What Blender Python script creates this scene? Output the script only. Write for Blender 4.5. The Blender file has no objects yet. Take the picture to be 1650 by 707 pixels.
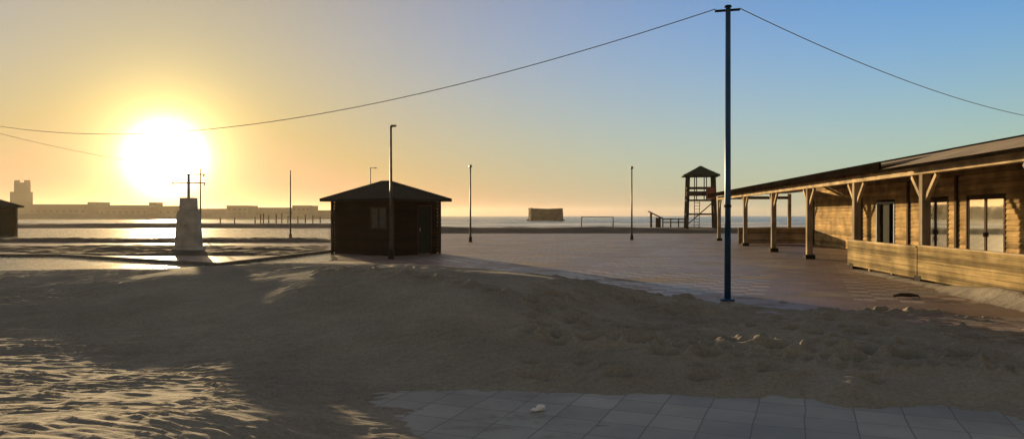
import bpy, math, random
import numpy as np
from mathutils import Vector, Matrix
random.seed(7); rng = np.random.default_rng(11)
S = bpy.context.scene; COL = S.collection
R = math.radians
F = 1180.0; H = 1.6; HOR = 347.0
def G(px, d, z=0.0): return ((px-825)/F*d, d, z)
def P(px, py, z=0.0):
    d = (H-z)*F/(py-HOR); return ((px-825)/F*d, d, z)
def zat(py, d): return H-(py-HOR)/F*d

# ------------------------------------------------------------ materials
def mat(name, base, rough=0.8, metal=0.0, var=0.0, vscale=3.0, stretch=(1,1,1), bump=0.0, bscale=20.0, bdist=0.01, col2=None, spec=0.15):
    m = bpy.data.materials.new(name); m.use_nodes = True
    nt = m.node_tree; N = nt.nodes; L = nt.links
    b = N['Principled BSDF']
    b.inputs['Base Color'].default_value = (*base, 1); b.inputs['Roughness'].default_value = rough
    b.inputs['Metallic'].default_value = metal; b.inputs['Specular IOR Level'].default_value = spec
    tc = N.new('ShaderNodeTexCoord'); mp = N.new('ShaderNodeMapping'); mp.inputs['Scale'].default_value = stretch
    L.new(tc.outputs['Object'], mp.inputs['Vector'])
    if var > 0 or col2:
        n = N.new('ShaderNodeTexNoise'); n.inputs['Scale'].default_value = vscale; n.inputs['Detail'].default_value = 6
        L.new(mp.outputs[0], n.inputs['Vector'])
        r = N.new('ShaderNodeValToRGB'); r.color_ramp.elements[0].position = .32; r.color_ramp.elements[1].position = .68
        c2 = col2 or tuple(c*(1+var) for c in base); c1 = base if col2 else tuple(c*(1-var) for c in base)
        r.color_ramp.elements[0].color = (*c1, 1); r.color_ramp.elements[1].color = (*c2, 1)
        L.new(n.outputs['Fac'], r.inputs[0]); L.new(r.outputs[0], b.inputs['Base Color'])
    if bump > 0:
        n2 = N.new('ShaderNodeTexNoise'); n2.inputs['Scale'].default_value = bscale; n2.inputs['Detail'].default_value = 5
        L.new(mp.outputs[0], n2.inputs['Vector'])
        bp = N.new('ShaderNodeBump'); bp.inputs['Strength'].default_value = bump; bp.inputs['Distance'].default_value = bdist
        L.new(n2.outputs['Fac'], bp.inputs['Height']); L.new(bp.outputs[0], b.inputs['Normal'])
    return m

def wood(name, a, c, axis=1, scale=1.0, boards=0.0):
    """weathered timber: grain stretched along local axis; per-board tone from stacked boards if boards>0 (board height in z)"""
    m = bpy.data.materials.new(name); m.use_nodes = True
    nt = m.node_tree; N = nt.nodes; L = nt.links; b = N['Principled BSDF']; b.inputs['Roughness'].default_value = .92
    b.inputs['Specular IOR Level'].default_value = .1
    tc = N.new('ShaderNodeTexCoord'); mp = N.new('ShaderNodeMapping')
    s = [14*scale]*3; s[axis] = .9*scale; mp.inputs['Scale'].default_value = s
    L.new(tc.outputs['Object'], mp.inputs[0])
    n = N.new('ShaderNodeTexNoise'); n.inputs['Scale'].default_value = 1.0; n.inputs['Detail'].default_value = 7; n.inputs['Roughness'].default_value = .65
    L.new(mp.outputs[0], n.inputs[0])
    r = N.new('ShaderNodeValToRGB'); r.color_ramp.elements[0].position = .3; r.color_ramp.elements[1].position = .7
    r.color_ramp.elements[0].color = (*a, 1); r.color_ramp.elements[1].color = (*c, 1); L.new(n.outputs[0], r.inputs[0])
    n3 = N.new('ShaderNodeTexNoise'); n3.inputs['Scale'].default_value = 1.5; n3.inputs['Detail'].default_value = 7
    L.new(tc.outputs['Object'], n3.inputs[0])
    r3 = N.new('ShaderNodeMapRange'); r3.inputs[1].default_value=.3; r3.inputs[2].default_value=.7; r3.inputs[3].default_value = .5; r3.inputs[4].default_value = 1.2
    L.new(n3.outputs[0], r3.inputs[0])
    fac = r3.outputs[0]
    if boards > 0:
        sx = N.new('ShaderNodeSeparateXYZ'); L.new(tc.outputs['Object'], sx.inputs[0])
        d = N.new('ShaderNodeMath'); d.operation = 'DIVIDE'; d.inputs[1].default_value = boards; L.new(sx.outputs[2], d.inputs[0])
        fl = N.new('ShaderNodeMath'); fl.operation = 'FLOOR'; L.new(d.outputs[0], fl.inputs[0])
        wn = N.new('ShaderNodeTexWhiteNoise'); wn.noise_dimensions = '1D'; L.new(fl.outputs[0], wn.inputs['W'])
        mr = N.new('ShaderNodeMapRange'); mr.inputs[3].default_value = .6; mr.inputs[4].default_value = 1.25; L.new(wn.outputs[0], mr.inputs[0])
        mu = N.new('ShaderNodeMath'); mu.operation = 'MULTIPLY'; L.new(fac, mu.inputs[0]); L.new(mr.outputs[0], mu.inputs[1]); fac = mu.outputs[0]
    vm = N.new('ShaderNodeVectorMath'); vm.operation = 'SCALE'; L.new(r.outputs[0], vm.inputs[0]); L.new(fac, vm.inputs['Scale'])
    L.new(vm.outputs[0], b.inputs['Base Color'])
    bp = N.new('ShaderNodeBump'); bp.inputs['Strength'].default_value = .5; bp.inputs['Distance'].default_value = .004
    L.new(n.outputs[0], bp.inputs['Height']); L.new(bp.outputs[0], b.inputs['Normal'])
    return m

def paving(name, rot, tile, c1, c2, cm, pat=False, rough=.35, sand=.3):
    m = bpy.data.materials.new(name); m.use_nodes = True
    nt = m.node_tree; N = nt.nodes; L = nt.links; b = N['Principled BSDF']
    tc = N.new('ShaderNodeTexCoord'); mp = N.new('ShaderNodeMapping'); mp.inputs['Rotation'].default_value = (0,0,rot)
    L.new(tc.outputs['Object'], mp.inputs[0])
    br = N.new('ShaderNodeTexBrick'); br.offset = 0; br.inputs['Scale'].default_value = 1; br.inputs['Brick Width'].default_value = tile
    br.inputs['Row Height'].default_value = tile; br.inputs['Mortar Size'].default_value = .006 if tile > .3 else .005
    br.inputs['Mortar Smooth'].default_value = .3; br.inputs['Bias'].default_value = 0
    br.inputs['Color1'].default_value = (*c1,1); br.inputs['Color2'].default_value = (*c2,1); br.inputs['Mortar'].default_value = (*cm,1)
    nd=N.new('ShaderNodeTexNoise'); nd.inputs['Scale'].default_value=2.2; nd.inputs['Detail'].default_value=6; L.new(tc.outputs['Object'],nd.inputs[0])
    vs=N.new('ShaderNodeVectorMath'); vs.operation='MULTIPLY_ADD'; L.new(nd.outputs['Color'],vs.inputs[0]); vs.inputs[1].default_value=(.035,.035,0); L.new(mp.outputs[0],vs.inputs[2])
    L.new(vs.outputs[0], br.inputs[0]); col = br.outputs[0]
    def noise(scale, detail=5, stretch=None):
        n = N.new('ShaderNodeTexNoise'); n.inputs['Scale'].default_value = scale; n.inputs['Detail'].default_value = detail; n.inputs['Roughness'].default_value=.6
        if stretch:
            q = N.new('ShaderNodeMapping'); q.inputs['Scale'].default_value = stretch; q.inputs['Rotation'].default_value=(0,0,-.4); L.new(tc.outputs['Object'], q.inputs[0]); L.new(q.outputs[0], n.inputs[0])
        else: L.new(tc.outputs['Object'], n.inputs[0])
        return n
    def rng_(n, a, b_, c=0, d=1):
        r = N.new('ShaderNodeMapRange'); r.inputs[1].default_value=a; r.inputs[2].default_value=b_; r.inputs[3].default_value=c; r.inputs[4].default_value=d
        L.new(n, r.inputs[0]); return r.outputs[0]
    def mix(f, a, b_):
        x = N.new('ShaderNodeMix'); x.data_type='RGBA'; 
        if isinstance(f, float): x.inputs[0].default_value = f
        else: L.new(f, x.inputs[0])
        for v, i in ((a,6),(b_,7)):
            if isinstance(v, tuple): x.inputs[i].default_value = (*v,1)
            else: L.new(v, x.inputs[i])
        return x.outputs[2]
    if pat:
        # paving laid as a chequer of pink and pale setts, framed by wide plain bands
        ch = N.new('ShaderNodeTexChecker'); ch.inputs['Scale'].default_value = 1/(tile*2); L.new(mp.outputs[0], ch.inputs[0])
        chk = mix(ch.outputs['Fac'], (.46,.36,.31), (.17,.105,.095))
        sx = N.new('ShaderNodeSeparateXYZ'); L.new(mp.outputs[0], sx.inputs[0])
        def band(o, per, w):
            a = N.new('ShaderNodeMath'); a.operation='PINGPONG'; a.inputs[1].default_value = per; L.new(o, a.inputs[0])
            g = N.new('ShaderNodeMath'); g.operation='LESS_THAN'; g.inputs[1].default_value = w; L.new(a.outputs[0], g.inputs[0]); return g.outputs[0]
        bx = band(sx.outputs[0], 3.6, .8); by = band(sx.outputs[1], 3.6, .8)
        mx = N.new('ShaderNodeMath'); mx.operation='MAXIMUM'; L.new(bx, mx.inputs[0]); L.new(by, mx.inputs[1])
        col = mix(mx.outputs[0], mix(.25, chk, col), (.25,.165,.15))
        col = mix(rng_(br.outputs['Fac'], 0, 1, 0, .6), col, cm)
    # grime
    g = noise(.9); gm = N.new('ShaderNodeVectorMath'); gm.operation='SCALE'; L.new(col, gm.inputs[0]); L.new(rng_(g.outputs[0], .3,.7,.62,1.2), gm.inputs['Scale']); col = gm.outputs[0]
    # blown sand film
    sn = noise(.35, 8, (1,2.2,1)); sn2 = noise(9, 6)
    ad = N.new('ShaderNodeMath'); ad.operation='MULTIPLY_ADD'; L.new(sn2.outputs[0], ad.inputs[0]); ad.inputs[1].default_value=.25; L.new(sn.outputs[0], ad.inputs[2])
    sm = rng_(ad.outputs[0], .72-sand*.3, .86-sand*.3)
    col = mix(sm, col, (.21,.165,.12))
    L.new(col, b.inputs['Base Color'])
    rr = N.new('ShaderNodeMath'); rr.operation='MULTIPLY_ADD'; L.new(sm, rr.inputs[0]); rr.inputs[1].default_value=.45
    L.new(rng_(g.outputs[0], .3,.7, rough-.07, rough+.1), rr.inputs[2]); L.new(rr.outputs[0], b.inputs['Roughness'])
    hh = N.new('ShaderNodeMath'); hh.operation='MULTIPLY_ADD'; L.new(br.outputs['Fac'], hh.inputs[0]); hh.inputs[1].default_value=-1.0
    n5 = noise(60, 3); L.new(n5.outputs[0], hh.inputs[2])
    bp = N.new('ShaderNodeBump'); bp.inputs['Strength'].default_value=.35; bp.inputs['Distance'].default_value=.004; L.new(hh.outputs[0], bp.inputs['Height']); L.new(bp.outputs[0], b.inputs['Normal'])
    return m

def sandmat(name, c1, c2, bscale=9, bd=.03):
    m = bpy.data.materials.new(name); m.use_nodes = True
    nt = m.node_tree; N = nt.nodes; L = nt.links; b = N['Principled BSDF']; b.inputs['Roughness'].default_value=.95; b.inputs['Specular IOR Level'].default_value=.15
    tc = N.new('ShaderNodeTexCoord')
    n = N.new('ShaderNodeTexNoise'); n.inputs['Scale'].default_value=.7; n.inputs['Detail'].default_value=9; n.inputs['Roughness'].default_value=.7; L.new(tc.outputs['Object'], n.inputs[0])
    r = N.new('ShaderNodeValToRGB'); r.color_ramp.elements[0].position=.33; r.color_ramp.elements[1].position=.68
    r.color_ramp.elements[0].color=(*c1,1); r.color_ramp.elements[1].color=(*c2,1); L.new(n.outputs[0], r.inputs[0])
    n4 = N.new('ShaderNodeTexNoise'); n4.inputs['Scale'].default_value=28; n4.inputs['Detail'].default_value=6; n4.inputs['Roughness'].default_value=.8; L.new(tc.outputs['Object'], n4.inputs[0])
    mr = N.new('ShaderNodeMapRange'); mr.inputs[1].default_value=.3; mr.inputs[2].default_value=.7; mr.inputs[3].default_value=.72; mr.inputs[4].default_value=1.28; L.new(n4.outputs[0], mr.inputs[0])
    vm = N.new('ShaderNodeVectorMath'); vm.operation='SCALE'; L.new(r.outputs[0], vm.inputs[0]); L.new(mr.outputs[0], vm.inputs['Scale']); L.new(vm.outputs[0], b.inputs['Base Color'])
    n2 = N.new('ShaderNodeTexNoise'); n2.inputs['Scale'].default_value=bscale; n2.inputs['Detail'].default_value=6; n2.inputs['Roughness'].default_value=.6; L.new(tc.outputs['Object'], n2.inputs[0])
    bp = N.new('ShaderNodeBump'); bp.inputs['Strength'].default_value=.6; bp.inputs['Distance'].default_value=bd; L.new(n2.outputs[0], bp.inputs['Height']); L.new(bp.outputs[0], b.inputs['Normal'])
    return m

M = {}
M['wall'] = wood('timber_boarding', (.34,.21,.085), (.60,.42,.20), 1, 1, .16)
M['fence'] = wood('fence_boards', (.20,.14,.06), (.42,.31,.145), 1, 1, .135)
M['post'] = wood('post_timber', (.24,.18,.12), (.44,.35,.25), 2)
M['beam'] = wood('beam_timber', (.44,.32,.19), (.66,.52,.33), 1)
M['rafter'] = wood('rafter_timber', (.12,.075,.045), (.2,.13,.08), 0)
M['fascia'] = wood('fascia_shade_tone', (.005,.0035,.003), (.014,.010,.007), 1)  # near-black base colour stands in for shade along the eaves
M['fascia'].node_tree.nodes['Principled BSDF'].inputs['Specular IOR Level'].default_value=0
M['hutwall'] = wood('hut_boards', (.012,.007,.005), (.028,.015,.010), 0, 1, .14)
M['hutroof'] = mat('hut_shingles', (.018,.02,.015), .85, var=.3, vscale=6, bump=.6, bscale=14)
M['roof'] = mat('roof_felt', (.36,.275,.19), .85, var=.25, vscale=1.5, bump=.4, bscale=20)
M['foot'] = mat('steel_shoe', (.03,.025,.022), .95, 0, var=.2)
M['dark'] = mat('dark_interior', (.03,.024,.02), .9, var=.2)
M['frame'] = mat('pale_frame_paint', (.36,.38,.40), .9, var=.1)
M['dframe'] = mat('brown_frame_paint', (.07,.042,.026), .92, var=.2)
M['greendoor'] = mat('green_grey_door_paint', (.016,.020,.017), .9, var=.25, vscale=5)
M['shutter'] = mat('shutter_paint', (.10,.095,.085), .8, var=.25, vscale=8)
M['bluepole'] = mat('blue_pole_paint', (.035,.09,.19), .4, .2, var=.35, vscale=4, stretch=(1,1,.25), bump=.2, bscale=60, bdist=.002)
M['pole'] = mat('pole_grey_paint', (.10,.095,.09), .5, .3, var=.3, vscale=4)
M['cable'] = mat('cable_rubber', (.28,.29,.31), .6)
M['lamp'] = mat('lamp_housing', (.22,.21,.2), .45, .2, var=.1)
M['concrete'] = mat('weathered_concrete', (.46,.42,.38), .85, var=.25, vscale=2.5, bump=.5, bscale=12)
M['kerb'] = mat('kerb_concrete', (.17,.15,.135), .8, var=.25, vscale=3, bump=.4)
M['pipe'] = mat('galvanised_pipe', (.3,.28,.26), .4, .7, var=.2)
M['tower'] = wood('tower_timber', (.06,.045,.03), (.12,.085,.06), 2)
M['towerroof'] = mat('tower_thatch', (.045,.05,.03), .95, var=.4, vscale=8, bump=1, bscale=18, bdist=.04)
M['red'] = mat('faded_red_board', (.28,.07,.05), .6, var=.25)
M['stone'] = mat('sea_fort_stone', (.045,.036,.028), .95, var=.35, vscale=.35, bump=.8, bscale=.9, bdist=.5)
M['render'] = mat('harbour_render', (.16,.125,.09), .9, var=.15, vscale=.05)
M['render2'] = mat('harbour_render_grey', (.12,.10,.08), .9, var=.15, vscale=.05)
M['hroof'] = mat('harbour_roof', (.11,.085,.065), .9, var=.2, vscale=.1)
M['hwin'] = mat('harbour_window', (.09,.075,.06), .3)
M['paper'] = mat('crumpled_paper', (.9,.87,.85), .7, var=.05, bump=.3, bscale=40)
M['drift'] = mat('driftwood', (.06,.045,.035), .9, var=.3, vscale=12, bump=.8, bscale=30)
M['goal'] = mat('goal_paint', (.12,.12,.12), .5)
def glassm():
    m = bpy.data.materials.new('reflective_glazing'); m.use_nodes=True; nt=m.node_tree; N=nt.nodes; L=nt.links
    b=N['Principled BSDF']; b.inputs['Base Color'].default_value=(.62,.60,.52,1); b.inputs['Metallic'].default_value=.92; b.inputs['Roughness'].default_value=.06
    tc=N.new('ShaderNodeTexCoord'); n=N.new('ShaderNodeTexNoise'); n.inputs['Scale'].default_value=1.3; n.inputs['Detail'].default_value=3; L.new(tc.outputs['Object'], n.inputs[0])
    bp=N.new('ShaderNodeBump'); bp.inputs['Strength'].default_value=.05; bp.inputs['Distance'].default_value=.01; L.new(n.outputs[0], bp.inputs['Height']); L.new(bp.outputs[0], b.inputs['Normal'])
    n2=N.new('ShaderNodeTexNoise'); n2.inputs['Scale'].default_value=3; n2.inputs['Detail'].default_value=6; L.new(tc.outputs['Object'], n2.inputs[0])
    mr=N.new('ShaderNodeMapRange'); mr.inputs[1].default_value=.4; mr.inputs[2].default_value=.75; mr.inputs[3].default_value=.02; mr.inputs[4].default_value=.06; L.new(n2.outputs[0], mr.inputs[0]); L.new(mr.outputs[0], b.inputs['Roughness'])
    return m
M['glass'] = glassm()
M['sand'] = sandmat('dune_sand', (.23,.20,.165), (.34,.30,.245), 11, .022)
M['beach'] = sandmat('beach_sand', (.11,.085,.065), (.17,.13,.10), 3, .05)
M['bed'] = sandmat('bed_sand', (.10,.078,.058), (.16,.122,.09), 4, .06)
M['near'] = paving('slab_paving', R(22), .37, (.29,.29,.285), (.38,.375,.36), (.17,.165,.16), rough=.6, sand=.09)
M['plaza'] = paving('sett_paving', R(22), .2, (.32,.235,.21), (.25,.18,.16), (.08,.06,.055), pat=True, rough=.44, sand=.22)
def seam():
    m = bpy.data.materials.new('sea_water'); m.use_nodes=True; nt=m.node_tree; N=nt.nodes; L=nt.links; b=N['Principled BSDF']
    b.inputs['Roughness'].default_value=.22; b.inputs['IOR'].default_value=1.33
    tc=N.new('ShaderNodeTexCoord')
    def nz(stretch, sc, det=6):
        q=N.new('ShaderNodeMapping'); q.inputs['Scale'].default_value=stretch; L.new(tc.outputs['Object'], q.inputs[0])
        n=N.new('ShaderNodeTexNoise'); n.inputs['Scale'].default_value=sc; n.inputs['Detail'].default_value=det; n.inputs['Roughness'].default_value=.6; L.new(q.outputs[0], n.inputs[0]); return n.outputs[0]
    foam=nz((.012,.06,1),1.0,8)
    sx=N.new('ShaderNodeSeparateXYZ'); L.new(tc.outputs['Object'], sx.inputs[0])
    fall=N.new('ShaderNodeMapRange'); fall.inputs[1].default_value=150; fall.inputs[2].default_value=520; fall.inputs[3].default_value=.17; fall.inputs[4].default_value=-.10; L.new(sx.outputs[1], fall.inputs[0])
    ad=N.new('ShaderNodeMath'); ad.operation='ADD'; L.new(foam, ad.inputs[0]); L.new(fall.outputs[0], ad.inputs[1])
    mr=N.new('ShaderNodeMapRange'); mr.inputs[1].default_value=.53; mr.inputs[2].default_value=.62; L.new(ad.outputs[0], mr.inputs[0])
    mx=N.new('ShaderNodeMix'); mx.data_type='RGBA'; mx.inputs[6].default_value=(.035,.06,.075,1); mx.inputs[7].default_value=(.85,.85,.84,1); L.new(mr.outputs[0], mx.inputs[0]); L.new(mx.outputs[2], b.inputs['Base Color'])
    rr=N.new('ShaderNodeMapRange'); rr.inputs[3].default_value=.22; rr.inputs[4].default_value=.8; L.new(mr.outputs[0], rr.inputs[0]); L.new(rr.outputs[0], b.inputs['Roughness'])
    w=nz((.08,.35,1),1.0,8)
    bp=N.new('ShaderNodeBump'); bp.inputs['Strength'].default_value=1; bp.inputs['Distance'].default_value=.5; L.new(w, bp.inputs['Height']); L.new(bp.outputs[0], b.inputs['Normal'])
    return m
M['sea'] = seam()

# ------------------------------------------------------------ mesh helpers
class MB:
    def __init__(s): s.v=[]; s.f=[]
    def box(s, c, d, rot=None):
        x,y,z=[k/2 for k in d]; o=len(s.v)
        for a in ((-x,-y,-z),(x,-y,-z),(x,y,-z),(-x,y,-z),(-x,-y,z),(x,-y,z),(x,y,z),(-x,y,z)):
            p=Vector(a)
            if rot is not None: p=rot@p
            s.v.append(p+Vector(c))
        for q in ((3,2,1,0),(4,5,6,7),(0,1,5,4),(1,2,6,5),(2,3,7,6),(3,0,4,7)): s.f.append([o+i for i in q])
        return s
    def span(s, a, b):   # box by corners
        return s.box([(a[i]+b[i])/2 for i in range(3)], [abs(b[i]-a[i]) for i in range(3)])
    def bar(s, a, b, w, h):
        a=Vector(a); b=Vector(b); d=b-a; q=d.to_track_quat('Y','Z').to_matrix()
        return s.box((a+b)/2, (w, d.length, h), q)
    def tube(s, pts, r, n=8, cap=True):
        pts=[Vector(p) for p in pts]; rs=r if isinstance(r,(list,tuple)) else [r]*len(pts); o=len(s.v); k=len(pts)
        for i,p in enumerate(pts):
            t=(pts[min(i+1,k-1)]-pts[max(i-1,0)]).normalized()
            u=t.cross(Vector((0,0,1)) if abs(t.z)<.95 else Vector((0,1,0))).normalized(); w=t.cross(u)
            for j in range(n):
                a=2*math.pi*j/n; s.v.append(p+u*math.cos(a)*rs[i]+w*math.sin(a)*rs[i])
        for i in range(k-1):
            for j in range(n): s.f.append([o+i*n+j, o+i*n+(j+1)%n, o+(i+1)*n+(j+1)%n, o+(i+1)*n+j])
        if cap: s.f.append([o+j for j in range(n)][::-1]); s.f.append([o+(k-1)*n+j for j in range(n)])
        return s
    def face(s, pts):
        o=len(s.v); s.v+= [Vector(p) for p in pts]; s.f.append(list(range(o,o+len(pts)))); return s
    def prism(s, poly, z0, z1):
        o=len(s.v); n=len(poly); s.v+=[Vector((p[0],p[1],z0)) for p in poly]+[Vector((p[0],p[1],z1)) for p in poly]
        s.f.append([o+i for i in range(n)][::-1]); s.f.append([o+n+i for i in range(n)])
        for i in range(n): j=(i+1)%n; s.f.append([o+i,o+j,o+n+j,o+n+i])
        return s
    def frustum(s, base, top):  # base/top: lists of 4 pts
        o=len(s.v); n=len(base); s.v+=[Vector(p) for p in base]+[Vector(p) for p in top]
        s.f.append([o+i for i in range(n)][::-1]); s.f.append([o+n+i for i in range(n)])
        for i in range(n): j=(i+1)%n; s.f.append([o+i,o+j,o+n+j,o+n+i])
        return s
    def build(s, name, m, parent=None, bevel=0, smooth=False):
        me=bpy.data.meshes.new(name); me.from_pydata([tuple(v) for v in s.v],[],s.f); me.materials.append(m); me.update()
        if smooth: me.polygons.foreach_set('use_smooth',[True]*len(me.polygons))
        o=bpy.data.objects.new(name,me); COL.objects.link(o)
        if parent: o.parent=parent
        if bevel:
            b=o.modifiers.new('b','BEVEL'); b.width=bevel; b.segments=2; b.limit_method='ANGLE'
        return o
def tag(o,label,cat,group=None,kind=None):
    if label: o['label']=label
    if cat: o['category']=cat
    if group: o['group']=group
    if kind: o['kind']=kind
    return o
def empty(name, loc, rz, label, cat, group=None):
    o=bpy.data.objects.new(name,None); COL.objects.link(o); o.location=loc; o.rotation_euler=(0,0,rz); o.empty_display_size=.3
    return tag(o,label,cat,group)
def struct(o): o['kind']='structure'; return o
def copy_tree(src, loc, rz, label, scale=None):
    def rec(o,p):
        c=o.copy(); COL.objects.link(c); c.parent=p
        for ch in kids.get(o.name,[]): rec(ch,c)
        return c
    kids={}
    for o in list(COL.objects):
        if o.parent: kids.setdefault(o.parent.name,[]).append(o)
    r=rec(src,None); r.location=loc; r.rotation_euler=(0,0,rz); r['label']=label
    if scale: r.scale=scale
    return r

# numpy noise
def vnoise(x,y,seed=0):
    r=np.random.default_rng(seed); T=r.random((256,256))
    xi=np.floor(x).astype(int); yi=np.floor(y).astype(int); fx=x-xi; fy=y-yi
    fx=fx*fx*fx*(fx*(fx*6-15)+10); fy=fy*fy*fy*(fy*(fy*6-15)+10)
    a=T[xi%256,yi%256]; b=T[(xi+1)%256,yi%256]; c=T[xi%256,(yi+1)%256]; d=T[(xi+1)%256,(yi+1)%256]
    return (a*(1-fx)+b*fx)*(1-fy)+(c*(1-fx)+d*fx)*fy-.5
def fbm(x,y,seed=0,o=4,g=.5):
    s=0;a=1
    for k in range(o): s=s+a*vnoise(x*2**k+17*k,y*2**k+31*k,seed+k); a*=g
    return s
def sstep(a,b,x): t=np.clip((x-a)/(b-a),0,1); return t*t*(3-2*t)
def gridmesh(name, X, Y, Z, m, keep=None):
    ny,nx=X.shape; me=bpy.data.meshes.new(name)
    i=np.arange(ny-1)[:,None]*nx+np.arange(nx-1)[None,:]
    q=np.stack([i,i+1,i+nx+1,i+nx],-1).reshape(-1,4)
    if keep is not None:
        k=(keep[:-1,:-1]|keep[1:,:-1]|keep[:-1,1:]|keep[1:,1:]).reshape(-1); q=q[k]
    used=np.unique(q); mp=np.zeros(ny*nx,int); mp[used]=np.arange(len(used)); q=mp[q]
    co=np.stack([X,Y,Z],-1).reshape(-1,3)[used].astype(np.float32)
    me.vertices.add(len(co)); me.vertices.foreach_set('co',co.ravel())
    me.loops.add(q.size); me.loops.foreach_set('vertex_index',q.ravel().astype(np.int32))
    me.polygons.add(len(q)); me.polygons.foreach_set('loop_start',(np.arange(len(q))*4).astype(np.int32))
    me.polygons.foreach_set('loop_total',np.full(len(q),4,np.int32)); me.polygons.foreach_set('use_smooth',np.ones(len(q),bool))
    me.update(calc_edges=True); me.materials.append(m)
    o=bpy.data.objects.new(name,me); COL.objects.link(o); return o

# ------------------------------------------------------------ ground, sea, plaza
def yfar(X): return 92-27*sstep(-22,-10,X)
def ground_z(X,Y):
    s=Y-yfar(X); crest=.52-.12*sstep(-22,-8,X)
    n=fbm(X/9,Y/4,3)*.16+fbm(X/2.2,Y/1.3,9)*.07
    zb=(crest+n)*sstep(0,7,s)
    down=sstep(9,38,s)
    z=-.06+ (zb+.06)*(s>0) - down*(crest+1.25)
    z=np.where(Y>135, -1.3-(Y-135)*.05, z); z=np.maximum(z,-6)
    return z
xs=np.concatenate([-np.geomspace(160,4000,12)[::-1],np.linspace(-150,110,521),np.geomspace(125,4000,12)])
ys=np.concatenate([[-400,-100,-30,0],np.linspace(5,60,12),np.linspace(61,136,151),np.geomspace(140,4000,16)])
X,Y=np.meshgrid(xs,ys); struct(gridmesh('ground',X,Y,ground_z(X,Y),M['beach']))
xs=np.concatenate([-np.geomspace(420,4000,10)[::-1],np.linspace(-400,400,201),np.geomspace(420,4000,10)])
ys=np.concatenate([np.linspace(112,520,205),np.geomspace(530,4000,14)])
X,Y=np.meshgrid(xs,ys); amp=.22*np.exp(-((Y-200)/200)**2)+.04
Zs=-1.2+amp*(np.sin(Y/6.5+3*fbm(X/60,Y/40,5)*2)**3)*(.6+vnoise(X/25,Y/20,6))
Zs=np.where((Y>520)|(abs(X)>400),-1.2,Zs)
struct(gridmesh('sea',X,Y,Zs,M['sea']))
M['path'] = paving('smooth_path', R(22), 1.2, (.34,.28,.22), (.30,.25,.20), (.12,.10,.08), rough=.24, sand=.0)
def cut(x): return 9.2-.33*x
pl=MB().face([(-95,91.6,0),(-95,cut(-3)+0,0),(-95,cut(-95)-22,0),(-12,cut(-12),0),(12,cut(12),0),(70,-6,0),(70,64.7,0),(-10,64.7,0),(-22,91.6,0)][0:1]+[(-95,14,0),(-12,cut(-12),0),(12,cut(12),0),(16,-6,0),(70,-6,0),(70,64.7,0),(-10,64.7,0),(-22,91.6,0)])
struct(pl.build('plaza_paving',M['plaza']))
nr=MB().face([(-12,cut(-12)-.01,0),(-95,13.99,0),(-95,-12,0),(15.98,-12,0),(15.98,-6,0),(11.98,cut(12)-.01,0)])
struct(nr.build('pavement',M['near']))

pa=MB().face([(*P(-700,414)[:2],.004),(*P(-700,450)[:2],.004),(*P(380,446)[:2],.004),(*P(545,418)[:2],.004),(*P(533,407)[:2],.004),(*P(350,430)[:2],.004),(*P(98,414.5)[:2],.004)])
struct(pa.build('path',M['path']))
pa=MB().face([(*P(-900,385)[:2],.004),(*P(530,385)[:2],.004),(*P(530,370)[:2],.004),(*P(-600,369)[:2],.004)])
struct(pa.build('path',M['path']))
# ------------------------------------------------------------ dune
cp=[]
for a in [(-250,442,.40),(-100,440,.42),(0,437,.40),(150,434,.42),(300,432,.47),(425,430,.47),(500,429,.50),(650,429,.74),(750,433,.66),(850,445,.56),(950,460,.40),(1040,473,.20),
          (1100,484,.0),(1173,490,0),(1300,507,0),(1450,521,0),(1650,541,0),(1850,560,0),
          (1000,505,.13),(1200,530,.05),(1400,555,.07),(1650,580,.10),(1850,600,.08),
          (850,545,.20),(860,565,.15),(1000,577,.14),(1200,590,.13),(1400,607,.15),(1650,630,.12),(1200,606,.09),(1400,622,.06),(1650,645,.04),(1850,655,.06),
          (560,626,.03),(610,640,-.02),(660,690,-.02),(760,700,-.05),(700,624,.005),(900,627,.01),(1100,634,.0),(1300,643,.0),(1500,656,.0),(1650,668,.0),(1900,690,0),
          (400,470,.42),(400,510,.28),(400,555,.14),(600,470,.52),(750,480,.52),(500,520,.25),(700,530,.30),(600,580,.10),(800,585,.12),(450,575,.12),
          (200,470,.36),(200,495,.24),(0,465,.34),(0,490,.26),(0,515,.16),(0,545,.11),(-150,555,.1),(-200,500,.2),(-300,700,.5),(200,530,.10),(330,560,.10),(100,600,.08),(400,620,.09),(150,640,.27),(0,707,.58),(300,707,.40),(450,690,.21),(400,650,.14),(520,655,.05),(560,707,.05),(-300,600,.3)]:
    cp.append(P(*a))
for x,y,z in [(-14,21,-.12),(-9,19.5,-.1),(-5,18,-.1),(-2,17.5,-.1),(1,17.5,-.1),(-9,26,-.3),(0,24,-.3),(6,19,-.25),(9,15,-.2),(3,16.6,-.1),(5.2,15.4,-.1),(8,12.2,-.1),(12,9.5,-.15),(11,26,-.4),(-20,26,-.2),
              (-.4,5.2,-.035),(1,5.2,-.06),(2.5,5.0,-.08),(4,4.4,-.1),(0,3,-.1),(3,2,-.2),(-3,3,.62),(-6,2,.8),(-1.4,4.9,.12),(-1.5,4.3,.2)]:
    cp.append((x,y,z))
cp=np.array(cp); n=len(cp)
def phi(d): return np.where(d>0,d*d*np.log(np.maximum(d,1e-9)),0)
D=np.hypot(cp[:,None,0]-cp[None,:,0],cp[:,None,1]-cp[None,:,1])
A=np.zeros((n+3,n+3)); A[:n,:n]=phi(D)+np.eye(n)*.02; A[:n,n]=1; A[:n,n+1:]=cp[:,:2]; A[n:,:n]=A[:n,n:].T
W=np.linalg.solve(A,np.concatenate([cp[:,2],[0,0,0]]))
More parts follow.
